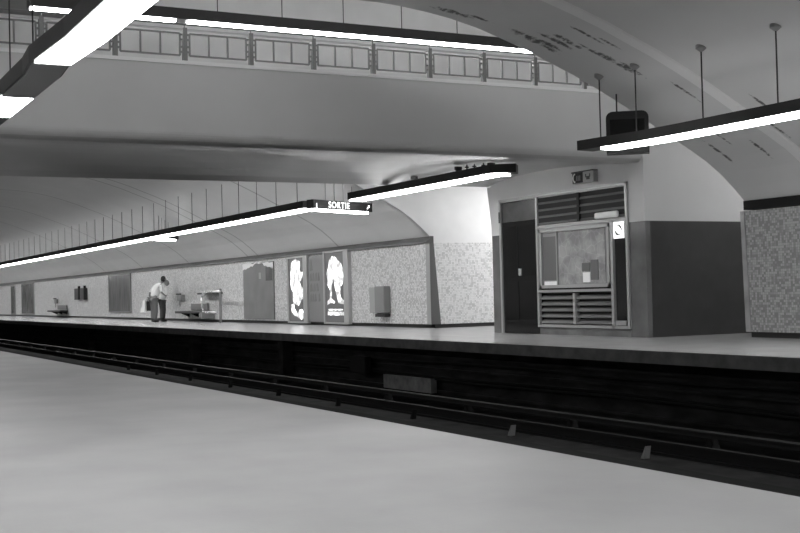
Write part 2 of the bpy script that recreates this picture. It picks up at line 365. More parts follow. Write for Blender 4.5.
# ---------------------------------------------------------------- light fixtures
def fixture(name, label, pts, w, z0, z1, segs, hang, wside=1, ztop=None, group='suspended platform light strips', dm=None, drop=.0, canopy='canopy', gaps=(), hy=None, upl=False):
    """pts: plan polyline (X,Y) of the camera-side edge; segs: list of (t0,t1) along the first edge with lit diffusers"""
    root = empty(name, (pts[0][0], pts[0][1], z0), label, 'light', group)
    V = [Vector(p) for p in pts]
    L = [0]
    for a, b in zip(V, V[1:]): L.append(L[-1]+(b-a).length)
    dirs = [(b-a).normalized() for a, b in zip(V, V[1:])]
    nrm = []
    for i in range(len(V)):
        d = dirs[max(i-1, 0)]+dirs[min(i, len(dirs)-1)]; d.normalize(); n = Vector((-d.y, d.x))
        if n.y*wside < 0 and abs(n.y) > .15: n = -n
        elif abs(n.y) <= .15 and n.x > 0: n = -n
        nrm.append(n)
    def at(s):
        for i in range(len(dirs)):
            if s <= L[i+1]+1e-6: 
                k = (s-L[i])/(L[i+1]-L[i]); return V[i].lerp(V[i+1], k), nrm[i].lerp(nrm[i+1], k)
        return V[-1], nrm[-1]
    def strip(ss, off0, off1, za, zb):
        bm = bmesh.new(); prev = None
        for s in ss:
            p, n = at(s); q = [bm.verts.new((*(p+n*o_), z)) for o_, z in ((off0, za), (off1, za), (off1, zb), (off0, zb))]
            if prev: 
                for j in range(4): bm.faces.new((prev[j], prev[(j+1) % 4], q[(j+1) % 4], q[j]))
            else: bm.faces.new(q)
            prev = q
        bm.faces.new(prev[::-1]); return bm
    def samples(a, b): return [a]+[l for l in L if a+1e-3 < l < b-1e-3]+[b]
    build('housing', strip(samples(0, L[-1]), 0, w, z0, z1), M['black'], root)
    for (a, b) in segs:
        build('diffuser', strip(samples(a, b), .02, w-.02, z0-.035-drop, z0-.001), dm or M['tube'], root)
    for (a, b) in gaps:
        build('blank_panel', strip(samples(a, b), .02, w-.02, z0-.015, z0-.001), M['lampgap'], root)
    if upl:
        for (a, b) in segs: build('added_uplight', strip(samples(a, b), w*.35, w*.65, z1+.001, z1+.006), M['up2'], root)  # added glow on the housing top that brightens the vault
    for h in hang:
        x, zt = h[0], h[1]
        y = h[2] if len(h) > 2 else hy
        bm = bmesh.new(); cyl(bm, (x, y, z1-.01), (x, y, zt), .010 if canopy else .008, n=6); hd = build('hanger', bm, M['rod'], root)
        if canopy:
            bm = bmesh.new(); cyl(bm, (x, y, zt+.03), (x, y, zt-.02), .07, .07, n=14); cyl(bm, (x, y, zt-.02), (x, y, zt-.06), .07, .02, n=14)
            build('canopy', bm, M[canopy], hd)
    return root
def lit(total, n, gap=.02): 
    s = total/n; return [(i*s+gap, (i+1)*s-gap) for i in range(n)]
YF = 10.60
# right: runs out of the frame on the right
fixture('strip_light', 'black strip light with bent left end hanging before the dark end wall', [(-14.16, 10.38), (-13.0, 10.56), (-12.2, 10.60), (4, 10.60)], .32, 2.85, 2.99,
        [(.45, 2.1), (2.14, 4.3), (4.32, 6.5), (6.54, 8.7), (8.74, 10.9), (10.94, 13.1), (13.14, 15.3), (15.34, 17.5)],
        [(x, zv(10.75)+.0, 10.75) for x in (-14.08, -13.26, -11.91, -10.6, -9.3, -8, -6.7, -5.4, -4.1, -2.8, -1.5, 0)], upl=True)
bm = bmesh.new(); 
MZ1 = 2.955
# middle: under the bridge
ch = [(-20.0, 3.025, 10.85), (-18.35, 3.035, 10.85), (-17.25, 2.985, 10.85)]
fixture('strip_light', 'black strip light hanging tight under the footbridge beside the open doorway recess', [(-22.5, 10.62), (-19.6, 10.64), (-17.0, 10.66), (-16.72, 11.0)], .34, 2.81, MZ1,
        [(.05, 2.9), (2.95, 5.75)], ch[:3], canopy='canopyd')
# left: long strip
LX = -94.5
hs = [(-25.6-1.3*i, zv(10.8)-.03, 10.8) for i in range(52)]
fixture('strip_light', 'very long black strip light running off along the far platform to the left', [(LX, YF), (-24.86, YF+.02)], .36, 2.81, 2.98,
        lit(-24.86-LX, 27, .015), hs, canopy=None, upl=True)
# near: above the camera's own platform
fixture('strip_light', 'wide bright strip light crossing the top left corner, nearest of all', [(-30, 1.94), (-10.6, 1.94), (-10.1, 1.90), (-9.0, 1.95), (2, 1.95)], .33, 2.80, 2.945,
        [(30-11.75-1.3+a_, 30-11.75-1.3+b_) for a_, b_ in ((.0, 1.27),)]+[(20.02, 22.35), (22.37, 24.7), (24.72, 27.0), (27.02, 29.3), (29.32, 31.6)]+[(i*2.3+.02, i*2.3+2.25) for i in range(6)],
        [(x, zv(2.1)-.02, 2.1) for x in (-26., -22, -18.)][:0]+[(-12.1, 7.9, 2.1), (-10.95, 7.9, 2.1), (-7.5, zv(2.1), 2.1), (-5., zv(2.1), 2.1)], gaps=[(18.25, 19.98)], canopy=None, drop=-.02)
# above the bridge
fixture('strip_light', 'black strip light hanging above the footbridge railing', [(-17.9, 3.4), (-17.9, 15.5)], .26, 5.17, 5.34,
        [(.04, 2.2)]+[(2.43+i*1.9, 2.43+i*1.9+1.86) for i in range(5)],
        [(-18.05, 7.99, 4.12+1.1*i) for i in range(11)], dm=M['tubeb'], canopy=None, group='suspended platform light strips')
fixture('strip_light', 'added unseen strip light of the upper hall, high on the side nearer the camera', [(-12.2, 1.0), (-12.2, 13.0)], .3, 6.2, 6.4,
        [(.05+i*2.4, 2.35+i*2.4) for i in range(5)], [(-12.35, 7.99, 1.5+2.2*i) for i in range(6)], dm=M['tubeh'], canopy=None)  # added out-of-view lamp, brightens the bridge face and upper hall
fixture('strip_light', 'added unseen strip light inside the cross hall passage behind the service room block', [(-22.9, 15.4), (-22.9, 20.5)], .4, 3.7, 3.85,
        [(.05, 2.5), (2.55, 5.0)], [(-23.1, 7.99, 15.8), (-23.1, 7.99, 19.)], canopy=None, dm=M['tubep'])  # added out-of-view lamp, brightens the recess wall
fixture('strip_light', 'added unseen strip light inside the narrow passage right of the service room block', [(-15.0, 15.4), (-15.0, 20.5)], .3, 4.3, 4.45,
        [(.05, 2.5), (2.55, 5.0)], [(-15.1, 7.99, 15.8), (-15.1, 7.99, 19.)], canopy=None, dm=M['tubeq'])  # added out-of-view lamp, brightens the side wall of the block
for o in [o for o in COL.objects if o.name.startswith('strip_light')]:
    if 'group' in o: del o['group']

mid_l = [o for o in COL.objects if o.name == 'strip_light.001'][0]
build('added_uplight', (lambda bm: (box(bm, -21.6, -18.4, 10.70, 10.90, MZ1+.001, MZ1+.006), bm)[1])(bmesh.new()), M['up'], mid_l)  # weak glow added on the middle housing to lift the soffit above it
for x, zt in ((-18.05, 3.07), (-17.8, 3.06), (-17.5, 3.045)):
    bm = bmesh.new(); cyl(bm, (x, 10.85, MZ1-.01), (x, 10.85, zt), .012, n=6); cyl(bm, (x, 10.85, zt-.055), (x, 10.85, zt-.035), .04, n=8); build('hanger', bm, M['rod'], mid_l)

# exit signs (hanging boxes across the platform)
def text_mesh(body, size, m, name, parent, loc, rot, extrude=.004):
    cu = bpy.data.curves.new('t', 'FONT'); cu.body = body; cu.size = size; cu.extrude = extrude; cu.align_x = 'CENTER'; cu.align_y = 'CENTER'; cu.offset = .002; cu.space_character = 1.2
    t_ = bpy.data.objects.new('t', cu); COL.objects.link(t_)
    dg = bpy.context.evaluated_depsgraph_get(); me = bpy.data.meshes.new_from_object(t_.evaluated_get(dg))
    bpy.data.objects.remove(t_)
    o = bpy.data.objects.new(name, me); COL.objects.link(o); me.materials.clear(); me.materials.append(m)
    o.parent = parent; o.location = loc; o.rotation_euler = rot
    return o
def exit_box(p0, p1, z0, z1, w, label, letters):
    p0, p1 = Vector(p0), Vector(p1); d = p1-p0; L = d.length; ang = math.atan2(d.y, d.x)
    root = empty('exit_sign', (p0.x, p0.y, z0), label, 'sign'); root.rotation_euler = (0, 0, ang); WORLD[root.name] = Vector((0, 0, 0))
    bm = bmesh.new(); box(bm, 0, L, 0, w, 0, z1-z0); h = build('housing', bm, M['black'], root)
    bm = bmesh.new(); box(bm, .05, L-.12, .02, w-.02, -.05, -.001); build('diffuser', bm, M['tube'], root)
    if letters:
        text_mesh('SORTIE', (z1-z0)*1.0, M['sign'], 'lettering', root, (L*.42, -.006, (z1-z0)*.48), (math.pi/2, 0, 0))
        bm = bmesh.new(); zc = (z1-z0)*.5; s_ = .05; xc = L-.16
        prism(bm, [(xc-s_, -.002, zc-s_*.7), (xc-s_*.7, -.002, zc-s_), (xc+s_*.6, -.002, zc+s_*.3), (xc+s_, -.002, zc-.01), (xc+s_, -.002, zc+s_), (xc-.01, -.002, zc+s_), (xc+s_*.3, -.002, zc+s_*.6)], (0, -.008, 0))
        build('arrow', bm, M['sign'], root)
        bm = bmesh.new(); box(bm, .09, .11, -.01, 0, .0, .12); build('light_slit', bm, M['sign'], root)
    for k in (.25, .4, .55, .7):
        x = L*k; bm = bmesh.new(); wy = (p0+d.normalized()*x).y
        cyl(bm, (x, w/2, z1-z0), (x, w/2, max(zv(wy+.1)-z0, z1-z0+.05) if p0.x < -30 else zv(min(wy, 12.4))-z0+.0), .008, n=6); build('hanger', bm, M['alud'], root)
    return root
exit_box((-24.44, 10.70), (-25.34, 12.60), 2.78, 2.98, .20, 'black hanging exit sign with white lettering and arrow beside the long strip light', True)
exit_box((-38.3, 11.2), (-38.9, 12.1), 2.83, 2.98, .35, 'small hanging light box crossing behind the long strip light, above the standing people', False)

# dark rounded monitor / loudspeaker housing behind the right fixture
ms = empty('hanging_monitor', (-14.15, 11.3, 2.83), 'dark rounded monitor housing hanging behind the bent strip light end', 'monitor')
WORLD[ms.name] = Vector((0, 0, 0)); ms.rotation_euler = (0, 0, math.radians(51)); 
bm = bmesh.new(); box(bm, -.31, .31, -.13, .13, 0, .62, bev=0)
bmesh.ops.bevel(bm, geom=[e for e in bm.edges if abs((e.verts[0].co-e.verts[1].co).y) > .2 and e.verts[0].co.z > .3 and abs((e.verts[0].co-e.verts[1].co).z) < .01], offset=.10, segments=5, affect='EDGES', profile=.5)
build('housing', bm, M['black'], ms, smooth=False)
bm = bmesh.new(); box(bm, -.25, .25, -.136, -.13, .08, .50); build('screen', bm, mat('dark_screen', .01, .15), ms)
for x in (-.15,):
    bm = bmesh.new(); cyl(bm, (x, 0, .61), (x, 0, .90), .012, n=6); build('hanger', bm, M['rod'], ms)

# ---------------------------------------------------------------- service room block under the bridge
KX0, KX1, KY = -20.72, -15.88, 13.0
bm = bmesh.new(); box(bm, KX0, -15.893, KY, 20.9, 1.96, 4.06)
struct(build('wall_service_upper', bm, M['bridge']))
bm = bmesh.new(); prism(bm, [(KX0, KY+.02, 1.97), (KX0-.17, KY+.02, 2.96), (KX0, KY+.02, 2.96)], (0, 7.5, 0)); struct(build('trim_12', bm, M['bridge']))
bm = bmesh.new(); box(bm, -16.09, -15.885, KY, 20.9, 4.06, 4.11); struct(build('trim_11', bm, M['kerb']))
bm = bmesh.new(); box(bm, KX0, -20.45, KY+.01, 20.9, 0, 1.96); struct(build('wall_service_left', bm, M['greytile']))
bm = bmesh.new(); box(bm, -16.31, KX1, KY, KY+.1, 0, 1.96); struct(build('wall_service_pillar', bm, M['greytile']))
bm = bmesh.new(); box(bm, -16.0, KX1, KY+.1, 20.9, 0, 1.96); struct(build('wall_service_right', bm, M['charcoal']))
bm = bmesh.new(); box(bm, -20.45, -16.0, KY+.10, KY+.2, 0, 1.96); struct(build('wall_service_front', bm, M['slatd']))
bm = bmesh.new(); box(bm, -19.06, -16.31, KY-.01, KY+.08, 0, .14); struct(build('baseboard_service', bm, M['greytile']))
# frame of the whole front
bm = bmesh.new(); y0, y1 = KY-.04, KY+.02
for c in ((-20.37, -20.31, 0, 2.66), (-19.08, -19.02, .14, 2.66), (-16.37, -16.31, .14, 2.66), (-16.80, -16.73, .14, 2.03)): box(bm, c[0], c[1], y0, y1, c[2], c[3])
for c in ((-20.37, -16.31, 2.61, 2.66), (-19.02, -16.37, 2.0, 2.05), (-19.02, -16.37, .14, .19), (-19.02, -16.8, .79, .84)): box(bm, c[0], c[1], y0, y1, c[2], c[3])
struct(build('trim_10', bm, M['alu']))
# door
d_ = struct(B('door_1', (-20.34, -19.07, KY-.005, KY+.03, 0.01, 2.60), M['wood'])); WORLD[d_.name] = Vector((0, 0, 0))
for a_, b_ in ((-20.26, -19.76), (-19.66, -19.13)):
    for z0, z1 in ((.25, 1.02), (1.12, 2.12)): B('door_panel', (a_, b_, KY-.015, KY-.004, z0, z1), M['wood'], d_, bev=.004)
tag(B('transom_panel', (-20.3, -19.1, KY-.012, KY-.004, 2.2, 2.58), M['woodl'], d_), 'lighter panel')  # transom in a slightly lighter wood tone than the door
B('handle', (-19.70, -19.62, KY-.05, KY-.005, 1.13, 1.27), M['alu'], d_, bev=.01)
B('hinge', (-20.37, -20.33, KY-.05, KY-.01, 2.2, 2.42), M['black'], d_)
# louvres
def louvre(x0, x1, z0, z1, n, label, dark, mid=.07):
    t_ = empty('louvered_vent', ((x0+x1)/2, KY, z0), label, 'vent')
    xm = (x0+x1)/2
    B('mullion', (xm-mid/2, xm+mid/2, KY-.045, KY-.007 if dark else KY+.06, z0, z1), M['slatd'] if dark else M['alu'], t_)
    B('backing', (x0-.03, x1+.05, KY-.006, KY-.002, z0, z1) if dark else (x0-.03, x1+.05, KY+.085, KY+.095, z0, z1), M['slatd'], t_)
    for a_, b_ in ((x0-.03, xm-mid/2), (xm+mid/2, x1+.03)):
        for i in range(n):
            z = z0+(i+.1)*(z1-z0)/n; h = (z1-z0)/n*(.26 if dark else .6)
            ya, yb = (KY-.034, KY-.007) if dark else (KY-.02, KY+.06); bm = bmesh.new(); prism(bm, [(a_, ya, z), (a_, ya+.006, z-.012), (a_, yb+.004, z+h-.01), (a_, yb, z+h)], (b_-a_, 0, 0)); build('blade', bm, M['slat'], t_)
    return t_
louvre(-18.99, -16.42, 2.07, 2.59, 4, 'wide slatted vent above the glazed map case', True)
louvre(-18.99, -16.8, .21, .77, 5, 'wide slatted vent below the glazed map case', False)
tag(B('cardboard_tube', (-17.15, -16.5, KY-.11, KY-.048, 2.065, 2.18), M['paper'], bev=.03), 'pale rolled item lying in the lower right of the upper vent', 'roll')
# map case
mc = empty('map_display_case', (-17.9, KY, .86), 'glazed display case with street map on the service room front', 'display case')
B('backing', (-18.97, -16.82, KY+.0, KY+.02, .87, 1.98), M['glassback'], mc)
bm = bmesh.new()
for c in ((-18.97, -18.90, .87, 1.98), (-16.88, -16.82, .87, 1.98), (-18.97, -16.82, .87, .93), (-18.97, -16.82, 1.92, 1.98)): box(bm, c[0], c[1], KY-.05, KY-.0, c[2], c[3])
build('frame', bm, M['alu'], mc)
B('divider', (-18.44, -18.41, KY-.03, KY-.0, .93, 1.92), M['alu'], mc)
B('timetable', (-18.88, -18.46, KY-.012, KY-.0, 1.02, 1.84), M['greypaper'], mc); B('map_sheet', (-18.38, -16.98, KY-.012, KY-.0, .94, 1.91), M['mapm'], mc)
B('caption_strip', (-18.86, -18.44, KY-.015, KY-.0, .93, 1.0), M['paper'], mc)
for c, mm in (((-17.66, -17.42, 1.16, 1.31), M['greypaper']), ((-17.40, -17.18, 1.0, 1.36), M['greypaper']), ((-17.64, -17.42, .96, 1.14), M['paper'])):
    B('pinned_sheet', (c[0], c[1], KY-.018, KY-.011, c[2], c[3]), mm, mc)
# narrow glazed door strip with sign
nd = empty('window_2', (-16.57, KY, .2), None, None); nd['kind'] = 'structure'
B('dark_pane', (-16.71, -16.42, KY+.0, KY+.02, .2, 1.99), mat('dark_glass', .02, .08), nd)
B('threshold', (-16.70, -16.43, KY-.03, KY, .2, .28), M['alu'], nd)
rn = empty('round_emblem_sign', (-16.56, KY-.02, 1.70), 'lit white square sign with dark crescent marks in the narrow pane', 'sign')
B('face', (-16.70, -16.43, KY-.035, KY-.01, 1.70, 1.985), M['signw'], rn)
bm = bmesh.new()
for a0, a1 in ((-.1, 2.1), (3.1, 5.2)):
    pts = [(math.cos(a0+(a1-a0)*i/8)*.095-16.56, math.sin(a0+(a1-a0)*i/8)*.095+1.845) for i in range(9)]
    pin = [(math.cos(a0+(a1-a0)*i/8)*(.045+.04*abs(i-4)/4)-16.56, math.sin(a0+(a1-a0)*i/8)*(.065+.02*abs(i-4)/4)+1.845) for i in range(8, -1, -1)]
    prism(bm, [(x, KY-.035, z) for x, z in pts+pin], (0, -.006, 0))
bmesh.ops.triangulate(bm, faces=bm.faces[:]); build('emblem', bm, M['black'], rn)
# telephone sign on the plaster
ts = empty('telephone_sign', (-17.45, KY-.05, 2.74), 'small box sign with a white handset symbol above the upper vent', 'sign')
B('box', (-17.83, -17.12, KY-.10, KY, 2.76, 3.06) if False else (-17.76, -17.14, KY-.10, KY, 2.74, 2.95), M['lightgrey'], ts)
B('dark_face', (-17.755, -17.45, KY-.106, KY-.098, 2.75, 2.94), M['slatd'], ts)
B('hood', (-17.76, -17.14, KY-.13, KY, 2.935, 2.955), M['black'], ts)
bm = bmesh.new()
pts = [(math.cos(a_)*.085-17.66, math.sin(a_)*.085+2.845) for a_ in [math.pi*(.68+.64*i/8) for i in range(9)]]
pin = [(math.cos(a_)*.06-17.66, math.sin(a_)*.07+2.845) for a_ in [math.pi*(1.32-.64*i/8) for i in range(9)]]
prism(bm, [(x, KY-.106, z) for x, z in pts+pin], (0, -.006, 0)); box(bm, -17.71, -17.67, KY-.112, KY-.106, 2.76, 2.79); box(bm, -17.71, -17.67, KY-.112, KY-.106, 2.90, 2.925)
bmesh.ops.triangulate(bm, faces=bm.faces[:]); build('handset_symbol', bm, M['paper'], ts)
for i in range(3): B('dial_line', (-17.63+i*.045, -17.61+i*.045, KY-.11, KY-.105, 2.79, 2.88), M['midgrey'], ts)
bm = bmesh.new(); box(bm, -17.34, -17.25, KY-.106, KY-.1, 2.79, 2.85); box(bm, -17.37, -17.35, KY-.106, KY-.1, 2.83, 2.89); box(bm, -17.25, -17.23, KY-.106, KY-.1, 2.83, 2.89); build('pictogram', bm, M['black'], ts)

# ---------------------------------------------------------------- advertising cases on the far wall
YW = 13.897
def ad_case(x0, x1, z0, z1, label, poly, ux, vy, lines):
    t_ = empty('advertising_lightbox', ((x0+x1)/2, YW, 0.05), label, 'poster')
    bm = bmesh.new(); f_ = .09
    for c in ((x0-f_, x0, z0-.05, z1+.05), (x1, x1+.30, z0-.05, z1+.05), (x0, x1, z0-.05, z0), (x0, x1, z1, z1+.05)): box(bm, c[0], c[1], YW-.10, YW, c[2], c[3])
    build('frame', bm, M['adframe'], t_)
    B('picture', (x0, x1, YW-.07, YW-.02, z0, z1), M['addark'], t_)
    def uv(p): return (x0+(p[0]-ux[0])/(ux[1]-ux[0])*(x1-x0), YW-.07, z1-(p[1]-vy[0])/(vy[1]-vy[0])*(z1-z0))
    for k, pl in enumerate(poly):
        bm = bmesh.new(); prism(bm, [uv(p) for p in pl], (0, -.006, 0)); bmesh.ops.triangulate(bm, faces=bm.faces[:]); build('bright_figure', bm, M['ad'], t_)
    if lines:
        bm = bmesh.new()
        for (a_, b_, c_, d2) in lines:
            p = uv((a_, c_)); q = uv((b_, d2)); box(bm, p[0], q[0], YW-.078, YW-.07, q[2], p[2])
        build('caption', bm, M['ad'], t_)
    return t_
fig1 = [[(65, 90), (85, 68), (100, 62), (112, 75), (130, 80), (132, 110), (126, 140), (140, 160), (155, 152), (152, 185), (140, 205), (128, 225), (150, 262), (160, 300), (160, 325), (138, 340), (126, 368), (118, 380), (95, 370), (80, 360), (72, 330), (74, 290), (60, 262), (55, 230), (58, 160), (60, 120)],
        [(56, 370), (80, 366), (84, 400), (100, 420), (108, 440), (124, 405), (145, 402), (157, 425), (156, 460), (138, 474), (118, 462), (108, 455), (84, 448), (62, 420)]]
fig2 = [[(340, 50), (362, 56), (385, 85), (402, 100), (416, 135), (421, 200), (410, 240), (395, 258), (392, 300), (396, 325), (422, 350), (424, 372), (400, 368), (378, 362), (372, 330), (362, 290), (345, 185), (334, 240), (332, 280), (330, 330), (355, 352), (350, 365), (325, 360), (298, 374), (300, 350), (318, 330), (320, 285), (314, 262), (298, 240), (306, 215), (296, 160), (312, 120), (318, 75)]]
ad_case(-33.55, -32.42, .09, 1.97, 'lit poster with a white crouching figure, left of the pair of cases', fig1, (42, 160), (58, 485), None)
ad_case(-30.88, -29.62, .09, 2.03, 'lit poster with a white standing figure and two caption lines, right of the pair', fig2, (285, 424), (25, 490),
        [(306, 410, 402, 411)]+[(302+i*15, 313+i*15, 420, 444) for i in range(8)]+[(302, 418, 428, 436)])
mp = empty('notice_panel', (-31.6, YW, .1), 'unlit grey notice panel between the two lit posters', 'panel')
B('board', (-32.08, -31.0, YW-.07, YW, .09, 1.98), M['midgrey'], mp)
bm = bmesh.new(); random.seed(3)
rows = [(.66, .9), (.95, 1.2), (1.25, 1.5), (1.55, 1.92)]
for z0, z1 in rows:
    x = -31.95
    while x < -31.25:
        wdt = random.uniform(.08, .2)
        if random.random() < .75: prism(bm, [(x, YW-.07, z0), (x+wdt, YW-.07, z0+.02), (x+wdt*.6, YW-.07, z1), (x+.01, YW-.07, z1-.05)], (0, -.005, 0))
        x += wdt+.03
build('printed_pattern', bm, M['poster'], mp)

# empty grey backboards / dark panels
pb = empty('poster_board', (-36.3, YW, .12), 'large bare grey poster board with torn white paper along its top', 'poster board')
B('board', (-37.6, -34.9, YW-.03, YW, .13, 1.95), M['poster'], pb)
bm = bmesh.new(); xs = [-37.62+i*.15 for i in range(19)]; random.seed(5)
top = [(x, YW-.03, 1.93+random.uniform(-.02, .03)) for x in xs]
bot = [(x, YW-.03, 1.87-(.10*math.exp(-((x+35.0)/.5)**2)+.10*math.exp(-((x+37.5)/.4)**2)+random.uniform(0, .05) - (.07 if -36.6 < x < -35.8 else 0))) for x in xs[::-1]]
prism(bm, top+bot, (0, -.006, 0)); bmesh.ops.triangulate(bm, faces=bm.faces[:]); tag(build('torn_paper', bm, M['paper'], pb), 'torn white paper remains')
B('smear', (-36.15, -35.95, YW-.036, YW-.029, 1.42, 1.62), M['lightgrey'], pb); B('patch', (-35.55, -35.0, YW-.036, YW-.029, 1.35, 1.78), M['posterd'], pb)
for (a_, b_, z0, z1, lb) in ((-55.4, -51.7, .36, 1.96, 'dark glossy panel on the tile wall left of the standing people'), (-77.2, -73.4, .2, 1.98, 'scuffed dark panel on the tile wall, far left end'), (-80.9, -79.6, .16, 1.9, 'narrow black panel on the tile wall, farthest left of all')):
    t_ = empty('wall_panel', ((a_+b_)/2, YW, z0), lb, 'panel')
    B('board', (a_, b_, YW-.04, YW, z0, z1), M['posterd'], t_)
    bm = bmesh.new()
    for c in ((a_-.06, a_, z0-.06, z1+.06), (b_, b_+.06, z0-.06, z1+.06), (a_, b_, z0-.06, z0), (a_, b_, z1, z1+.06)): box(bm, c[0], c[1], YW-.05, YW, c[2], c[3])
    build('frame', bm, M['midgrey'], t_)
# twin dark boxes above left bench
for a_, b_, lb in ((-61.85, -61.0, 'left one of two black boxes on the tile wall above the far bench'), (-60.6, -59.8, 'right one of two black boxes on the tile wall above the far bench')):
    t_ = empty('wall_box', ((a_+b_)/2, YW, .9), lb, 'box', None)
    B('case', (a_, b_, YW-.2, YW, .92, 1.5), M['black'], t_, bev=.02); B('bracket', ((a_+b_)/2-.05, (a_+b_)/2+.05, YW-.1, YW, 1.5, 1.62), M['darksteel'], t_)
# wall box with two halves right of the ads
wb = empty('hose_cabinet', (-27.5, YW, .33), 'pale grey two part wall cabinet right of the lit posters', 'cabinet')
B('left_case', (-28.0, -27.62, YW-.12, YW, .36, 1.02), M['lightgrey'], wb, bev=.01)
B('right_case', (-27.55, -27.02, YW-.2, YW, .36, 1.04), M['midgrey'], wb, bev=.02)
B('edge_strip', (-27.62, -27.55, YW-.13, YW, .34, 1.0), M['paper'], wb); B('tray', (-27.6, -27.05, YW-.16, YW, .26, .34), M['black'], wb)

# ---------------------------------------------------------------- benches
def bench(x0, x1, label, loop=True):
    t_ = empty('bench', ((x0+x1)/2, YW-.3, 0), label, 'bench', None)
    B('seat', (x0+.25, x1, YW-.5, YW-.06, .31, .39), M['seat'], t_, bev=.015)
    B('backrest', (x0+.9, x1-.3, YW-.08, YW-.03, .42, .66), M['midgrey'], t_, bev=.01)
    for k in (.15, .5, .85):
        x = x0+(x1-x0)*k; bm = bmesh.new(); prism(bm, [(x-.04, YW-.34, .309), (x-.04, YW-.001, .309), (x-.04, YW-.001, .16)], (.08, 0, 0)); build('bracket', bm, M['darksteel'], t_)
    return t_
bench(-44.0, -40.9, 'black wall bench with chrome tube rail, right of the standing people')
bench(-67.4, -64.0, 'distant black wall bench below the twin black boxes')
tr = empty('tube_rail', (-41, YW-.3, 0), 'chrome looped tube rail at the right end of the nearer bench', 'rail')
bm = bmesh.new(); tube(bm, [Vector(p) for p in ((-38.25, 13.3, 1.06), (-39.80, 13.3, 1.06), (-40.10, 13.3, 1.0), (-40.23, 13.3, .88), (-40.23, 13.3, .5), (-40.13, 13.3, .4), (-39.95, 13.3, .36), (-38.85, 13.3, .36))], .04); build('loop', bm, M['chrome'], tr, smooth=True)
bm = bmesh.new(); cyl(bm, (-38.30, 13.3, 0), (-38.30, 13.3, 1.15), .045); build('post', bm, M['midgrey'], tr)
B('shelf', (-41.5, -39.75, 13.55, 13.897, .98, 1.04), M['seat'], tr); B('foot', (-40.85, -40.6, 13.4, 13.88, .14, .36), M['midgrey'], tr)
for x, lb in ((-44.6, 'above the left end of the nearer bench'), (-67.2, 'above the left end of the distant bench')):
    t_ = empty('wall_telephone', (x, YW, .8), 'small grey and black wall telephone '+lb, 'telephone')
    B('body', (x-.1, x+.18, YW-.12, YW, .76, 1.0), M['lightgrey'], t_, bev=.03); B('side', (x+.34, x+.54, YW-.1, YW, .76, 1.0), M['midgrey'], t_); B('cap', (x-.14, x+.1, YW-.14, YW, 1.0, 1.05), M['black'], t_)
    bm = bmesh.new(); cyl(bm, (x+.06, YW-.05, .76), (x+.08, YW-.05, .55), .012, n=6); build('cord', bm, M['darksteel'], t_)

# ---------------------------------------------------------------- trackway
for y in (7.9, 9.35, 4.6, 6.05):
    bm = bmesh.new(); box(bm, -95, 10, y-.035, y+.035, -1.03, -.99); box(bm, -95, 10, y-.01, y+.01, -1.12, -1.03); box(bm, -95, 10, y-.07, y+.07, -1.15, -1.12)
    o = build('running_rail', bm, M['darksteel'])
    tag(o, {7.9: 'steel rail of the far track on its near side', 9.35: 'steel rail nearest the far platform', 4.6: 'steel rail closest to the near platform', 6.05: 'steel rail of the near track on its far side'}[y], 'rail')
for y, lb in ((9.95, 'guide bar on brackets along the far platform wall'), (4.0, 'guide bar on brackets under the near platform edge')):
    gb = empty('guide_bar', (-20, y, -1.15), lb, 'guide bar')
    bm = bmesh.new(); box(bm, -95, 10, y-.06, y+.06, -.93, -.91); box(bm, -95, 10, y-.01, y+.01, -.99, -.91); build('bar', bm, M['steel'] if y > 9 else M['darksteel'], gb)
    for i in range(18):
        x = -11.1-2.85*i; bm = bmesh.new(); prism(bm, [(x-.09, y, -1.149), (x+.09, y, -1.149), (x+.02, y, -.99), (x-.02, y, -.99)], (0, .12 if y > 9 else -.12, 0)); build('bracket', bm, M['darksteel'], gb)
for i in range(9):
    x = -11.1-2.85*i; bm = bmesh.new(); prism(bm, [(x-.035, 8.95, -1.149), (x+.025, 8.95, -1.149), (x+.06, 8.95, -1.0), (x+.05, 8.95, -1.0)], (0, .08, 0))
    o = build('insulator', bm, M['midgrey'] if i < 2 else M['darksteel']); tag(o, 'small pale upright support block on the track bed, one of a row', 'support', 'support blocks along the track bed')
cp = B('concrete_block', (-20.9, -19.0, 10.55, 10.667, -.98, -.72), M['patch']); tag(cp, 'pale broken concrete block on the pit wall below the platform', 'concrete block')
cp = B('cable_cabinet', (-22.2, -21.5, 10.45, 10.59, -.75, -.4), M['darksteel'], bev=.02); tag(cp, 'dark cable box on the pit wall left of the pale block', 'box')
for i, x in enumerate((-25.9, -32.6, -45.)):
    o = B('pit_pier', (x-.15, x+.15, 10.42, 10.677, -1.149, -.171), M['pit'])
    tag(o, ['dark concrete pier under the far platform, nearest of three', 'dark concrete pier under the far platform, second of three', 'dark concrete pier under the far platform, farthest of three'][i], 'pier')
cbm = bmesh.new()
for z, off in ((-.42, .02), (-.66, .0), (-.72, .02)): tube(cbm, [Vector((x, 10.62+off, z+.02*math.sin(x*.8+z*9))) for x in [-60+2*i for i in range(34)]], .018, 6)
tag(build('wall_cables', cbm, M['darksteel']), 'run of dark cables along the pit wall under the far platform', 'cable')

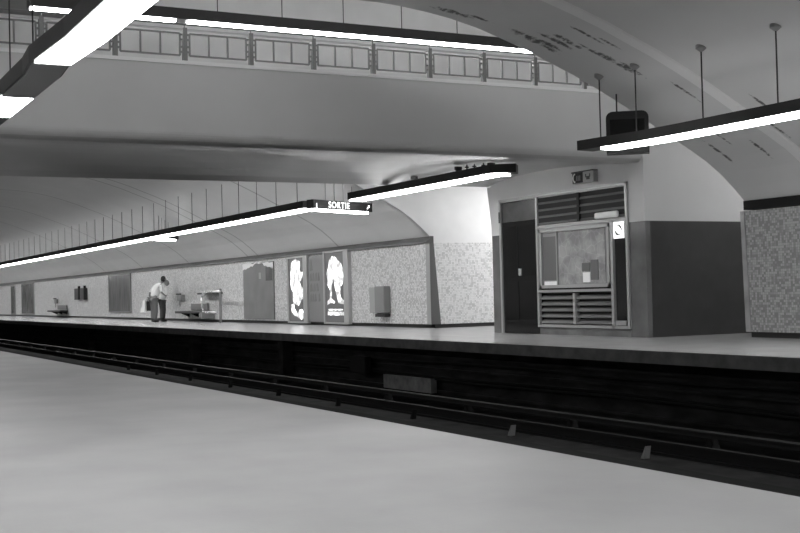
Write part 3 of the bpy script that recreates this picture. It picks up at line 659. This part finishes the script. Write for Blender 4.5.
# ---------------------------------------------------------------- people
def skin_mesh(nodes, edges, sub=1):
    me = bpy.data.meshes.new('s'); me.from_pydata([n[0] for n in nodes], edges, [])
    o = bpy.data.objects.new('s', me); COL.objects.link(o)
    o.modifiers.new('k', 'SKIN'); sv = me.skin_vertices[0].data
    for i, n in enumerate(nodes): sv[i].radius = (n[1], n[2] if len(n) > 2 else n[1])
    sv[0].use_root = True
    md = o.modifiers.new('u', 'SUBSURF'); md.levels = sub; md.render_levels = sub
    dg = bpy.context.evaluated_depsgraph_get(); out = bpy.data.meshes.new_from_object(o.evaluated_get(dg)); bpy.data.objects.remove(o)
    return out
def chain(specs):
    """specs: list of polylines [(p, r)...]; merges equal start points"""
    nodes, edges, idx = [], [], {}
    for pl in specs:
        prev = None
        for p, rr in pl:
            k = tuple(round(c, 4) for c in p)
            if k not in idx: idx[k] = len(nodes); nodes.append((Vector(p), rr))
            if prev is not None: edges.append((prev, idx[k]))
            prev = idx[k]
    return nodes, edges
def person(name, loc, face, label, lean, head_fwd, arms, tro, hairm, scale=1., crouch=0.):
    """local: x forward (facing), y left"""
    root = empty(name, loc, label, 'person'); root.rotation_euler = (0, 0, face); root.scale = (scale,)*3; WORLD[root.name] = Vector((0, 0, 0))
    hip = (-.06, 0, .93); waist = (-.03+lean*.25, 0, 1.10); chest = (lean*.75, 0, 1.10+.26*math.cos(lean)); nk = (lean*1.1, 0, 1.12+.40*math.cos(lean))
    hd = (nk[0]+head_fwd, 0, nk[2]+.17-head_fwd*.35)
    legs = []
    for s in (-1, 1):
        legs.append([((-.06, s*.09, .88), .085), ((-.02+.02*s, s*.10, .50), .058), ((-.05+.03*s, s*.11, .09), .04), ((.08+.03*s, s*.12, .035), .035)])
    sp = [[(hip, .12), (waist, .115), (chest, .13), (nk, .055), ((hd[0], 0, hd[2]-.07), .05)]]
    for l in legs: sp.append([(hip, .12)]+l)
    for s, a in zip((-1, 1), arms):
        sh = (chest[0]+.0, s*.17, chest[2]+.08); sp.append([(chest, .13), (sh, .06), (a[0], .042), (a[1], .028)])
    for s, a in zip((-1, 1), arms):
        wv = Vector(a[1]); dv = (wv-Vector(a[0])).normalized(); palm = wv+dv*.07; sp.append([(a[1], .028), (tuple(palm), .032)])
    nodes, edges = chain(sp); me = skin_mesh(nodes, edges)
    bm = bmesh.new(); bm.from_mesh(me)
    bmesh.ops.create_uvsphere(bm, u_segments=20, v_segments=14, radius=.1, matrix=Matrix.Translation(hd) @ Matrix.Diagonal((1.0, .80, 1.22, 1)))
    for q, s_ in (((.1, 0, -.015), (.022, .014, .03)), ((.0, .082, 0), (.02, .012, .032)), ((.0, -.082, 0), (.02, .012, .032)), ((.085, 0, -.055), (.018, .03, .012))):
        bmesh.ops.create_uvsphere(bm, u_segments=8, v_segments=6, radius=1, matrix=Matrix.Translation(Vector(hd)+Vector(q)) @ Matrix.Diagonal((*s_, 1)))
    for s, a in zip((-1, 1), arms):
        wv = Vector(a[1]); dv = (wv-Vector(a[0])).normalized(); fw = Vector((1, 0, 0)); fw = (fw-dv*fw.dot(dv)).normalized(); sd = dv.cross(fw)
        for k, ln in enumerate((.065, .075, .07, .055)):
            b0 = wv+dv*.085+fw*(.03-.02*k); m1 = b0+dv*ln*.5; e1 = m1+dv*ln*.35-sd*s*(.03)
            cyl(bm, b0, m1, .0095, .009, 8); cyl(bm, m1, e1, .009, .007, 8)
        cyl(bm, wv+dv*.03+fw*.025, wv+dv*.075+fw*.06, .011, .008, 8)
    body = build('body', bm, M['skin'], root, smooth=True)
    rm = body.modifiers.new('r', 'REMESH'); rm.mode = 'VOXEL'; rm.voxel_size = .007; rm.use_smooth_shade = True
    dg = bpy.context.evaluated_depsgraph_get(); bk = bpy.data.meshes.new_from_object(body.evaluated_get(dg)); body.modifiers.clear(); body.data = bk
    bm = bmesh.new(); bm.from_mesh(bk); left = set(bm.verts); isl = []
    while left:
        st = [left.pop()]; cur = list(st)
        while st:
            v = st.pop()
            for e in v.link_edges:
                w2 = e.other_vert(v)
                if w2 in left: left.discard(w2); st.append(w2); cur.append(w2)
        isl.append(cur)
    isl.sort(key=len); print('ISLANDS', [len(i) for i in isl][-6:])
    for i in isl[:-1]: bmesh.ops.delete(bm, geom=i, context='VERTS')
    bm.to_mesh(bk); bm.free()
    # clothes
    shirt = [[(hip, .15), (waist, .155), (chest, .175), ((nk[0]*.95+chest[0]*.05, 0, nk[2]-.03), .075)]]
    for s, a in zip((-1, 1), arms):
        sh = (chest[0]+.0, s*.17, chest[2]+.08); shirt.append([(chest, .175), (sh, .08), (tuple(Vector(sh).lerp(Vector(a[0]), .95)), .065)])
    n_, e_ = chain(shirt); me = skin_mesh(n_, e_, 2); bm = bmesh.new(); bm.from_mesh(me); build('shirt', bm, M['shirt'], root, smooth=True)
    tr_ = []
    for l in legs: tr_.append([((-.06, 0, .98), .155), (l[0][0], .13), (l[1][0], .11), ((l[2][0][0], l[2][0][1], .08), .095)])
    n_, e_ = chain(tr_); me = skin_mesh(n_, e_, 2); bm = bmesh.new(); bm.from_mesh(me); build('trousers', bm, tro, root, smooth=True)
    for l in legs:
        x, y, _ = l[2][0]; bm = bmesh.new(); bmesh.ops.create_uvsphere(bm, u_segments=14, v_segments=8, radius=1, matrix=Matrix.Translation((x+.06, y, .045)) @ Matrix.Diagonal((.15, .052, .045, 1))); build('shoe', bm, M['shoe'], root, smooth=True)
    bm = bmesh.new(); bmesh.ops.create_uvsphere(bm, u_segments=20, v_segments=14, radius=.108, matrix=Matrix.Translation(Vector(hd)+Vector((-.018, 0, .02))) @ Matrix.Diagonal((1.0, .86, 1.18, 1)))
    bmesh.ops.delete(bm, geom=[v for v in bm.verts if v.co.x > hd[0]+.04 and v.co.z < hd[2]+.06], context='VERTS')
    build('hair', bm, hairm, root, smooth=True)
    return root
# first: light shirt, leaning forward, black bag in the hand toward the camera's left
pe = person('person', (-43.95, 12.7, 0), math.radians(106), 'person in white shirt and grey trousers leaning forward, holding a black bag', .26, .13,
            [((.12, -.30, 1.12), (.30, -.26, 1.02)), ((-.02, .32, 1.12), (.0, .36, .88))], M['trousers'], M['hair'], .97)
pe2 = person('person', (-45.15, 13.38, 0), math.radians(100), 'person in pale shirt and dark trousers, half hidden behind the leaning one', .12, .06,
            [((.02, -.27, 1.1), (.12, -.24, .88)), ((.02, .27, 1.1), (.12, .24, .88))], M['darkcloth'], M['hairg'], .88)
hb = empty('handbag', (-44.44, 12.62, .42), 'black bag hanging from the hand of the leaning person', 'bag'); WORLD[hb.name] = Vector((0, 0, 0)); hb.rotation_euler = (0, 0, math.radians(30))
bm = bmesh.new(); box(bm, -.17, .17, -.06, .06, 0, .36, bev=.03)
for v in bm.verts:
    if v.co.z > .2: v.co.x *= .7
build('body', bm, M['bag'], hb); bm = bmesh.new(); tube(bm, [Vector(p) for p in ((-.08, 0, .34), (-.05, 0, .44), (.05, 0, .44), (.08, 0, .34))], .012); build('handle', bm, M['bag'], hb)
bm = bmesh.new(); box(bm, -.14, .14, -.05, .05, 0, .45, bev=.03)
for v in bm.verts:
    if v.co.z > .3: v.co.x = v.co.x*.4+.08
tube(bm, [Vector(p) for p in ((-.02, 0, .44), (.10, .03, .53), (.12, .0, .44))], .008)
o = build('shopping_bag', bm, M['bagw'], None); o.location = (-44.55, 12.43, .36); o.rotation_euler = (0, 0, .5); tag(o, 'small white bag held beside the black bag', 'bag')
